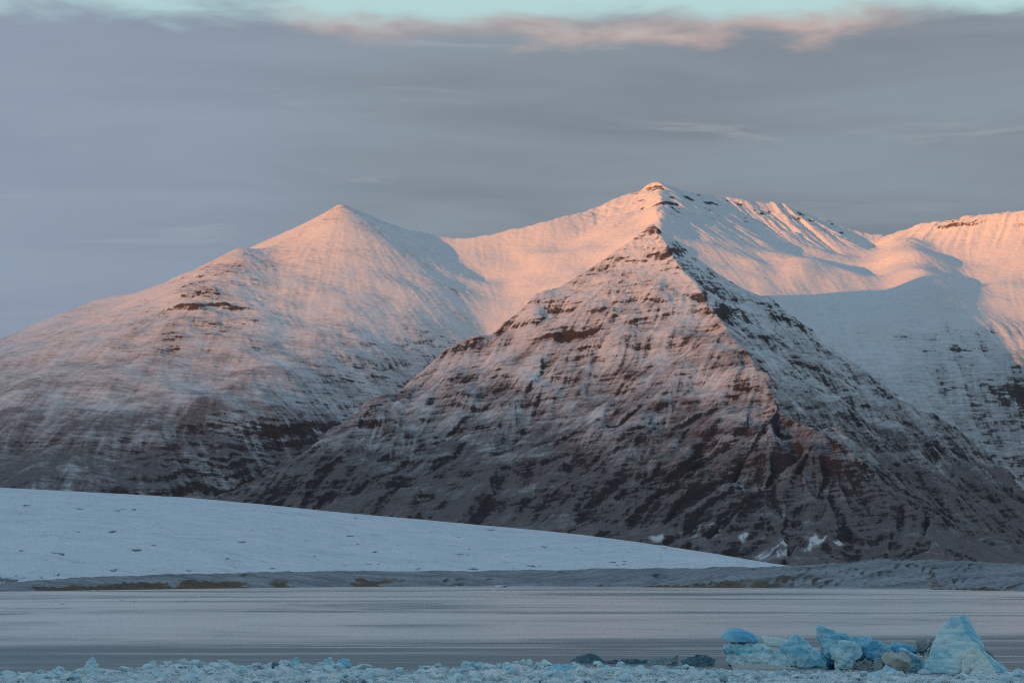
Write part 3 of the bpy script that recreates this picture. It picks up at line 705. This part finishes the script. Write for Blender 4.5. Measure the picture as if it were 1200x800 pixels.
# striped slab leaning on its left
b2 = Berg("ice_slab", 160, 1075, "dark blue striped ice slab sloping down against the peaked iceberg", "ice slab")
b2.part("slab", [[(1058, 759, 1.6), (1066, 762, 0.6), (1088, 778, 0.2), (1101, 788, 0.0), (1092, 790, 0.6), (1070, 790, 1.2), (1060, 790, 2.4), (1095, 790, 2.6), (1066, 760, 2.4)]],
        I_MID, voxel=0.05, smooth=3, amp=0.08, scallop=0.04, seed=8, scale=0.5)
b2.part("fin", [[(1051, 752, 3.0), (1052, 757, 2.8), (1064, 756, 3.0), (1080, 757, 2.8), (1086, 764, 2.4), (1060, 766, 2.6), (1052, 754, 3.4), (1080, 770, 3.6), (1060, 772, 3.6)]],
        I_BLUE, "pointed blue fin behind the slab", voxel=0.045, smooth=3, amp=0.05, scallop=0.03, seed=9, scale=0.5)
# tan rounded block and small bright wedge
b3 = Berg("ice_boulder", 156, 1051, "rounded tan silty ice boulder in front of the striped slab", "ice boulder")
b3.part("boulder", [[(1032, 770, 0.2), (1036, 764, 0.4), (1046, 762, 0.5), (1060, 763, 0.3), (1069, 771, 0.2), (1068, 780, 0.0), (1062, 787, 0.1), (1048, 785, -0.3), (1037, 778, -0.3), (1050, 770, -0.5), (1060, 774, -0.5), (1040, 788, 1.2), (1062, 788, 1.2)]],
        I_TAN, voxel=0.045, smooth=9, amp=0.07, scallop=0.02, seed=10, scale=0.7)
b3.part("grey_lump", [[(1024, 772, 0.3), (1027, 770, 0.6), (1034, 771, 0.3), (1037, 780, 0.0), (1034, 787, -0.2), (1026, 787, -0.2), (1030, 788, 1.0)]],
        I_GREY, voxel=0.045, smooth=4, amp=0.06, scallop=0.05, seed=11, scale=0.35)
b4 = Berg("ice_wedge", 153, 1046, "small bright blue ice wedge in front of the tan ice boulder", "ice wedge")
b4.part("wedge", [[(1030, 789, 0), (1034, 784, 0.1), (1039, 778.5, 0.3), (1046, 782, 0.1), (1056, 788, 0.0), (1063, 791, 0.1), (1044, 793, -0.4), (1050, 792, 0.9), (1034, 792, 0.9)]],
        I_MID, voxel=0.035, smooth=2, amp=0.04, scallop=0.05, seed=12, scale=0.4)
# finned middle berg
b5 = Berg("finned_iceberg", 163, 990, "blue iceberg with an upright pointed fin and a back sloping away from it", "iceberg")
b5.part("blue_back", [[(960, 731.5, 1.2), (961.5, 732, 1.5), (957, 746, 0.8), (974, 738, 1.2), (1000, 745, 1.3), (972, 772, 0.5), (1004, 770, 1.6), (966, 752, 1.9), (975, 788, 2.6), (1000, 788, 2.8)],
                      [(985, 744, 1.2), (1005, 746, 0.9), (1018, 745, 1.2), (1030, 750, 1.1), (1050, 757, 0.9), (1065, 764, 0.9), (1080, 776, 0.9), (1020, 770, 0.6), (1050, 786, 1.0), (985, 786, 2.8), (1075, 786, 2.4)]],
        I_MID, deep=lambda x, y, n: 0.8 * np.exp(-((x - 1017 + 5 * n) / 9) ** 2 - ((y - 762) / 7) ** 2) + 0.4 * sstep(752, 775, y) - 0.4 * sstep(742, 733, y), voxel=0.05, smooth=4, amp=0.13, scallop=0.09, seed=13, scale=0.8)
b5.part("aqua_front", [[(973, 758, 0.0), (984, 749, 0.3), (1000, 750, 0.0), (1008, 752, 0.1), (1006, 759, -0.2), (1013, 765, -0.1), (1004, 772, -0.2), (980, 778, -0.2), (974, 772, 0.0), (990, 776, 1.2)],
                       [(975, 774, -0.4), (981, 762, -0.2), (987, 760, -0.2), (998, 765, -0.4), (1004, 772, -0.5), (996, 785, -0.5), (978, 784, -0.4), (990, 785, 1.2)]],
        I_AQUA, "pale aqua front faces", voxel=0.045, smooth=4, amp=0.11, scallop=0.09, seed=14, scale=0.6)
b5.part("silty_foot", [[(994, 776, -0.2), (1004, 772, -0.1), (1022, 772, 0.0), (1030, 776, 0.1), (1028, 788, -0.2), (996, 788, -0.4), (1012, 788, 1.2)]],
        I_GREY, "grey silty foot", voxel=0.045, smooth=2, amp=0.10, scallop=0.08, seed=15, scale=0.35)
# blue capped berg
b6 = Berg("capped_iceberg", 168, 905, "layered aqua iceberg with a smooth deep blue rounded cap", "iceberg")
b6.part("layered_base", [[(849, 754, 0.4), (848, 762, 0.2), (852, 767, 0.5), (870, 753, 0.3), (900, 753, 0.4), (906, 758, 0.3), (903, 764, 0.3), (860, 765, 0.0), (880, 765, -0.1), (860, 756, 2.6), (900, 758, 2.6)],
                         [(850, 767, 0.2), (851, 778, 0.1), (856, 782, 0.3), (880, 765, -0.2), (915, 765, 0.0), (935, 779, -0.2), (880, 781, -0.5), (915, 781, -0.5), (860, 780, 2.8), (930, 780, 3.0), (900, 762, 2.8)]],
        I_AQUA, deep=lambda x, y, n: 0.6 * np.exp(-((y - 762 - 0.02 * (x - 870) + 1.5 * n) / 2.6) ** 2) + 0.3 * sstep(756, 753, y), voxel=0.05, smooth=4, amp=0.14, scallop=0.12, seed=16, scale=0.7)
b6.part("blue_cap", [[(844, 746, 0.8), (846, 742, 1.1), (853, 737.5, 1.4), (863, 735.5, 1.6), (873, 736, 1.5), (884, 741, 1.3), (892, 748, 1.0), (895, 752, 0.7), (880, 753, 0.1), (858, 752.5, 0.0), (849, 751, 0.3), (860, 745, 0.1), (876, 745, 0.2), (866, 752, 2.8), (888, 752, 2.5), (870, 740, 2.4)]],
        I_BLUE, "smooth deep blue rounded cap", deep=lambda x, y, n: 0.75 * sstep(856, 880, x + 4 * n) - 0.35 * sstep(858, 846, x), voxel=0.05, smooth=9, amp=0.07, scallop=0.03, seed=17, scale=0.9)
b6.part("back_slab", [[(893, 745, 1.4), (895, 744.5, 1.7), (910, 746, 1.5), (926, 748, 1.4), (930, 758, 1.2), (900, 758, 1.2), (896, 752, 1.2), (915, 756, 2.6)]],
        I_PALE, voxel=0.05, smooth=4, amp=0.06, scallop=0.04, seed=18, scale=0.6)
_blue = lambda c: (lambda x, y, n: 0.9 * sstep(c - 8, c + 8, x + 3 * n))
b6.part("aqua_mass", [[(906, 764, 0.1), (918, 756, 0.2), (930, 746, 0.6), (933, 744, 0.9), (940, 745, 0.9), (950, 751, 0.6), (962, 763, 0.3), (975, 779, 0.2), (968, 782, -0.2), (930, 781, -0.4), (926, 766, -0.1), (945, 760, -0.1), (930, 781, 2.6), (965, 781, 2.4)],
                      [(929, 770, -0.5), (940, 767, -0.6), (955, 770, -0.5), (966, 781, -0.7), (932, 782, -0.8), (945, 782, 0.8)]],
        I_AQUA, "rounded aqua mass", deep=lambda x, y, n: 0.7 * np.exp(-((x - 938 + 5 * n) / 9) ** 2 - ((y - 763) / 4) ** 2) + 0.5 * sstep(952, 972, x + 0.6 * (y - 765) + 4 * n), voxel=0.05, smooth=5, amp=0.14, scallop=0.10, seed=19, scale=0.8)
b7 = Berg("ice_shelf", 164, 892, "flat silty ice shelf under the front of the blue capped iceberg", "ice floe")
b7.part("shelf", [[(854, 779, -0.4), (864, 777, 0.2), (900, 778, 0.2), (925, 780, 0.1), (940, 784, -0.3), (910, 787, -1.2), (870, 786, -1.2), (856, 784, -0.8), (900, 786, 1.0)]],
        I_TAN, voxel=0.05, smooth=3, amp=0.05, scallop=0.05, seed=20, scale=0.5)
# dark debris laden floes
for px0, Y, pts, nm, lab, sd in (
    (690, 176, [[(667, 775, 0), (674, 769, 0.6), (684, 766.5, 0.9), (696, 766, 0.9), (706, 770, 0.7), (711, 774, 0.3), (706, 783, -0.4), (680, 780, -0.6), (668, 778, -0.2), (690, 782, 2)]], "debris_floe", "mound of dark teal ice speckled with black grit, at the back edge of the rubble", 31),
    (740, 174, [[(706, 776, 0.4), (716, 772, 0.7), (740, 772, 0.6), (764, 772, 0.6), (762, 784, -0.5), (712, 784, -0.5), (740, 784, 1.6)]], "debris_floe", "low black grit covered floe between the dark teal mound and the cliff ended floe", 32),
    (776, 172, [[(757, 776, 0.2), (764, 771, 0.7), (778, 770, 0.6), (790, 768, 0.5), (795, 767.5, 0.5), (795.5, 783, 0.2), (776, 784, -0.6), (758, 784, -0.3), (785, 783, 1.8)]], "debris_floe", "dark teal floe with a steep pale streaked cliff at one end", 33),
    (818, 170, [[(797, 773, 0.5), (806, 770, 0.8), (822, 766.5, 0.8), (834, 768, 0.6), (841, 772, 0.4), (836, 781, -0.3), (800, 783, -0.6), (820, 783, 1.6)]], "debris_floe", "dark gritty floe just beside the blue capped iceberg", 34)):
    bb = Berg(nm, Y, px0, lab, "ice floe")
    bb.part("ice", pts, I_DIRT if sd != 33 else I_GREY, voxel=0.055, smooth=3, amp=0.10, scallop=0.09, seed=sd, scale=0.45)
# pieces that stand out along the rubble's back edge
for px0, Y, pts, mat, nm, lab, sd in (
    (106, 158, [[(98, 787, 0), (99, 780, 0.1), (104, 771, 0.3), (107, 769, 0.4), (111, 771, 0.4), (113.5, 777, 0.3), (114, 787, 0.1), (105, 793, -0.4), (104, 790, 1.0), (111, 790, 0.9)], [(84, 792, 0.2), (90, 783, 0.3), (97, 782, 0.3), (102, 793, 0), (93, 793, -0.4), (95, 792, 1)]], I_AQUA, "ice_pinnacle", "upright pale aqua ice pinnacle rising from the rubble near the picture's left end", 41),
    (64, 158, [[(45, 793, 0), (52, 788, 0.4), (62, 784, 0.4), (74, 786, 0.4), (84, 792, 0), (64, 796, -0.5), (64, 792, 1.2)]], I_MID, "ice_lump", "low lumpy aqua ice beside the upright pinnacle", 42),
    (345, 166, [[(339, 776, 0), (342, 771, 0.2), (347, 769, 0.3), (351, 773, 0.3), (351, 780, 0), (343, 781.5, -0.2), (345, 781, 0.8)]], I_AQUA, "ice_lump", "round pale ice knob standing at the back of the rubble", 43),
    (381, 162, [[(362, 787, 0), (372, 779, 0.2), (386, 769.5, 0.4), (389, 770, 0.5), (391, 786, 0.2), (376, 789, -0.4), (382, 787, 0.9)]], I_AQUA, "ice_wedge", "triangular aqua ice fin leaning to its tall end", 44),
    (402, 163, [[(390, 784, 0.2), (395, 773, 0.5), (403, 770, 0.5), (409, 772, 0.4), (413, 779, 0.2), (402, 785, -0.2), (400, 784, 1.0)]], I_BLUE, "ice_block", "deep blue ice block right behind the triangular fin", 45),
    (298, 160, [[(292, 784, 0), (296, 779, 0.3), (302, 780, 0.3), (304, 786, 0), (297, 788, -0.2), (298, 787, 0.7)]], I_TAN, "silty_lump", "small tan silty ice lump among blue pieces", 46),
    (318, 165, [[(304, 780, 0), (310, 776, 0.4), (326, 775, 0.4), (332, 778, 0.2), (328, 781, -0.3), (306, 782, -0.3), (318, 781, 0.9)]], I_DIRT, "snow_capped_floe", "small dark floe behind the tan silty lump", 47),
    (555, 166, [[(486, 786, 0.2), (492, 779, 0.4), (499, 777, 0.5), (504, 784, 0.2), (494, 788, -0.3), (496, 787, 0.9)]], I_BLUE, "blue_block", "dark blue ice block near the dip in the rubble's back edge", 48),
    (552, 164, [[(546, 782, 0.1), (550, 776, 0.4), (553, 774, 0.5), (557, 777, 0.4), (560, 783, 0.1), (552, 787, -0.4), (552, 786, 0.9)]], I_MID, "ice_chip", "small pointed blue ice piece at the start of a raised stretch of rubble", 49),
    (570, 164, [[(560, 784, 0.1), (563, 775, 0.4), (572, 776, 0.4), (580, 780, 0.2), (576, 786, -0.4), (568, 787, 0.9)]], I_AQUA, "ice_chunk", "pale blue ice chunk beside the small pointed piece", 50),
    (590, 163, [[(583, 784, 0.1), (587, 778, 0.3), (591, 775, 0.4), (597, 778, 0.3), (602, 784, 0.1), (592, 787, -0.3), (592, 786, 0.9)]], I_MID, "ice_chunk", "blue ice chunk with a pointed top in the middle of the raised stretch", 51),
    (621, 166, [[(615, 777, 0.2), (618, 772, 0.4), (620, 770.5, 0.4), (624, 774, 0.4), (626, 777, 0.2), (620, 779, -0.2), (620, 778, 0.7)]], I_AQUA, "ice_spike", "pale pointed ice tooth on top of the rubble before the long blue floe", 52),
    (664, 160, [[(628, 788, 0.2), (640, 780, 0.6), (655, 777, 0.7), (675, 779, 0.6), (690, 782, 0.4), (697, 788, 0), (670, 791, -0.8), (640, 791, -0.6), (665, 788, 1.4)]], I_MID, "long_floe", "long smooth light blue floe in front of the dark teal mound", 53),
    (711, 158, [[(698, 788, 0.1), (704, 781, 0.4), (711, 778, 0.4), (720, 783, 0.3), (734, 788, 0), (712, 791, -0.5), (714, 789, 0.9)]], I_AQUA, "peaked_chunk", "peaked pale blue ice chunk beside the long smooth floe", 54)):
    bb = Berg(nm, Y, px0, lab, "ice piece")
    bb.part("ice", pts, mat, voxel=0.045, smooth=3, amp=0.07, scallop=0.06, seed=sd, scale=0.4)

# the rubble band: 260 chunks as things, the countless bits as one mass
CH = []
r3 = random.Random(5)
for k in range(14):
    bm = bmesh.new()
    n = r3.randint(10, 16)
    pts = []
    for _ in range(n):
        v = Vector((r3.gauss(0, 1), r3.gauss(0, 1), r3.gauss(0, 1))).normalized()
        pts.append(Vector((v.x * 0.55, v.y * 0.5, v.z * r3.uniform(0.25, 0.42))))
    hull_into(bm, pts)
    bmesh.ops.bevel(bm, geom=list(bm.edges), offset=0.045, segments=2, affect='EDGES', clamp_overlap=True)
    me = bpy.data.meshes.new("ice_chunk"); bm.to_mesh(me); bm.free()
    CH.append(me)
CHM = [I_AQUA, I_CHIP, I_PALE, I_CHIP]
for k, me in enumerate(CH): me.materials.append(CHM[(k * 7) % 4] if k % 6 else I_MID)

TOP = [(-40, 788), (0, 788), (40, 790), (60, 786), (120, 784), (160, 783), (185, 780), (205, 776), (235, 775), (270, 778), (300, 780), (340, 778), (395, 778), (415, 781), (450, 783), (480, 786), (495, 780), (530, 781), (560, 778), (600, 777), (625, 778), (660, 779),
       (700, 780), (760, 782), (850, 783), (900, 786), (1000, 786), (1060, 789), (1100, 790), (1200, 787), (1240, 787)]
def band_far(px): return CAM_H * F / (ip(TOP, px) + 1.5 - HOR)
cand = []
for _ in range(6000):
    Yc = r3.uniform(139, 176); px = r3.uniform(-20, 1220)
    if Yc > band_far(px): continue
    s_ = 0.17 + 0.62 * r3.random() ** 4.2
    cand.append((s_, px, Yc))
cand.sort(reverse=True)
bergs = [(845, 1190, 160.5)]
first = None; placed = []; small = []
for s_, px, Yc in cand:
    x, y, _ = P(px, 700, Yc)
    if 848 < px < 1185 and Yc > 153.5: continue
    if any((x - a) ** 2 + (y - b_) ** 2 < (0.42 * (s_ + c)) ** 2 for a, b_, c in placed):
        continue
    if len(placed) < 262: placed.append((x, y, s_))
for i, (x, y, s_) in enumerate(placed):
    o = bpy.data.objects.new("ice_chunk", CH[r3.randrange(14)]); C.objects.link(o)
    o.location = (x, y, s_ * r3.uniform(0.10, 0.30)); o.scale = (s_ * r3.uniform(0.9, 1.5), s_ * r3.uniform(0.8, 1.3), s_ * r3.uniform(0.8, 1.5))
    o.rotation_euler = (r3.uniform(-0.4, 0.4), r3.uniform(-0.4, 0.4), r3.uniform(0, 6.28))
    tag(o, "small loose pale blue ice chunk lying in the rubble band along the near water", "ice chunk", "loose ice chunks in the rubble band")

r4 = random.Random(21)
for px, py in ((8, 792), (28, 794), (128, 789), (150, 788), (176, 785), (196, 781), (212, 779), (228, 778), (246, 781), (262, 783), (284, 785), (330, 786), (356, 781), (424, 786), (440, 788), (462, 790), (520, 786), (540, 788), (604, 783), (636, 784), (750, 790), (790, 790), (826, 791)):
    Yb = CAM_H * F / (py - HOR); o = bpy.data.objects.new("ice_block", CH[r4.randrange(14)]); C.objects.link(o)
    k = r4.uniform(0.55, 1.0); o.location = P(px, py, Yb)[:2] + (0.10 * k,)
    o.scale = (k * r4.uniform(1.3, 2.1), k * r4.uniform(0.9, 1.4), k * r4.uniform(0.9, 1.5)); o.rotation_euler = (r4.uniform(-0.3, 0.3), r4.uniform(-0.3, 0.3), r4.uniform(-0.5, 0.5))
    tag(o, "larger blue white ice block half sunk along the back of the rubble band", "ice block", "larger ice blocks along the back of the rubble")

def make_slush():
    nx, ny = 620, 90
    PX, T = np.meshgrid(np.linspace(-40, 1240, nx), np.linspace(0, 1, ny))
    YF = band_far(PX); YY = 134 + (YF - 134) * T; XX = (PX - CX) / F * YY
    n1 = spec(ny, nx, 0.15, 3.0, 0.4, aniso=(1, 1)); n2 = spec(ny, nx, 0.15, 0.9, 0.1)
    Z = 0.01 + 0.09 * n1 + 0.05 * n2 - 0.5 * sstep(0.93, 1.0, T + 0.03 * n1)
    me = grid_mesh("slush", XX, YY, Z, None, dict(deep=0.75 * sstep(0.4, -1.2, n1 + 0.5 * n2) + 0.05 + 0.15 * n2))
    tag(link("slush", me, I_CHIP), "bed of frozen slush and crushed ice that the loose chunks lie in", "slush", kind='stuff')
make_slush()

def make_brash():
    """slush sheet and thousands of angular bits"""
    V, Fc = [], []
    r = np.random.default_rng(8)
    tet = []
    for k in range(30):
        bm = bmesh.new(); hull_into(bm, [Vector(r.normal(size=3)).normalized() * 0.5 for _ in range(8)])
        bmesh.ops.triangulate(bm, faces=bm.faces)
        bm.verts.index_update()
        tet.append((np.array([v.co[:] for v in bm.verts]), np.array([[v.index for v in f.verts] for f in bm.faces]))); bm.free()
    off = 0; n = 0
    while n < 26000:
        Yc = r.uniform(137, 177); px = r.uniform(-25, 1225)
        if Yc > band_far(px) + r.normal(0, 1.0): continue
        x = (px - CX) / F * Yc
        s_ = 0.045 + 0.24 * r.random() ** 4
        v, f = tet[r.integers(30)]
        a = r.uniform(0, 6.283); ca, sa = math.cos(a), math.sin(a)
        q = v * (s_ * r.uniform(0.8, 1.7), s_ * r.uniform(0.8, 1.5), s_ * r.uniform(0.4, 0.9))
        q = np.stack([q[:, 0] * ca - q[:, 1] * sa, q[:, 0] * sa + q[:, 1] * ca, q[:, 2]], -1) + (x, Yc, s_ * 0.14 + 0.05)
        V.append(q); Fc.append(f + off); off += len(v); n += 1
    me = mesh_np("brash_ice", np.concatenate(V), np.concatenate(Fc), False)
    o = link("brash_ice", me, I_CHIP)
    tag(o, "countless small bits of broken ice packed along the near edge of the water", "broken ice", kind='stuff')
make_brash()

# small floes out on the lake
for px, py, w_, h_, lab in ((144, 703, 8, 1.3, "flat floe with a dark back and a blue end, alone off the brown bluffs"), (156, 704.6, 7, 0.7, "thin blue floe just behind the flat dark backed floe"), (233, 698.6, 9, 1.0, "long thin white floe off the brown bluffs"),
                            (217, 703.8, 5, 0.9, "short pale aqua floe nearer than the long thin white one"), (73, 707.5, 6, 0.8, "dark thin floe in the quiet water off the moraine's low end"), (4, 712.2, 5, 1.2, "small aqua floe at the very edge of the view"),
                            (587, 687.4, 18, 2.2, "white ice bank stranded on the far shore under the glacier"), (537, 688, 12, 1.6, "smaller white ice bank on the far shore"), (331, 697.5, 2, 1.2, "tiny white floe alone on the open ice"),
                            (579, 691.8, 3, 1.0, "tiny floe close to the stranded white ice bank"), (735, 692, 2.5, 1.1, "tiny aqua floe off the furrowed moraine hill"), (427, 699.2, 2.5, 0.9, "tiny aqua floe in the middle of the lake")):
    Yf = min(CAM_H * F / (py - HOR), 2250.0)
    k = Yf / F
    bm = bmesh.new()
    hull_into(bm, [Vector((r3.uniform(-0.5, 0.5) * w_ * k, r3.uniform(-0.5, 0.5) * w_ * k, r3.choice((-0.1, 0.55, 1.0)) * h_ * k)) for _ in range(18)])
    me = bpy.data.meshes.new("ice_floe"); bm.to_mesh(me); bm.free()
    o = link("ice_floe", me, I_AQUA if 'aqua' in lab or 'blue' in lab else (I_GREY if 'dark' in lab else I_PALE))
    o.location = P(px, py, Yf)[:2] + (0.0,)
    tag(o, lab, "ice floe")
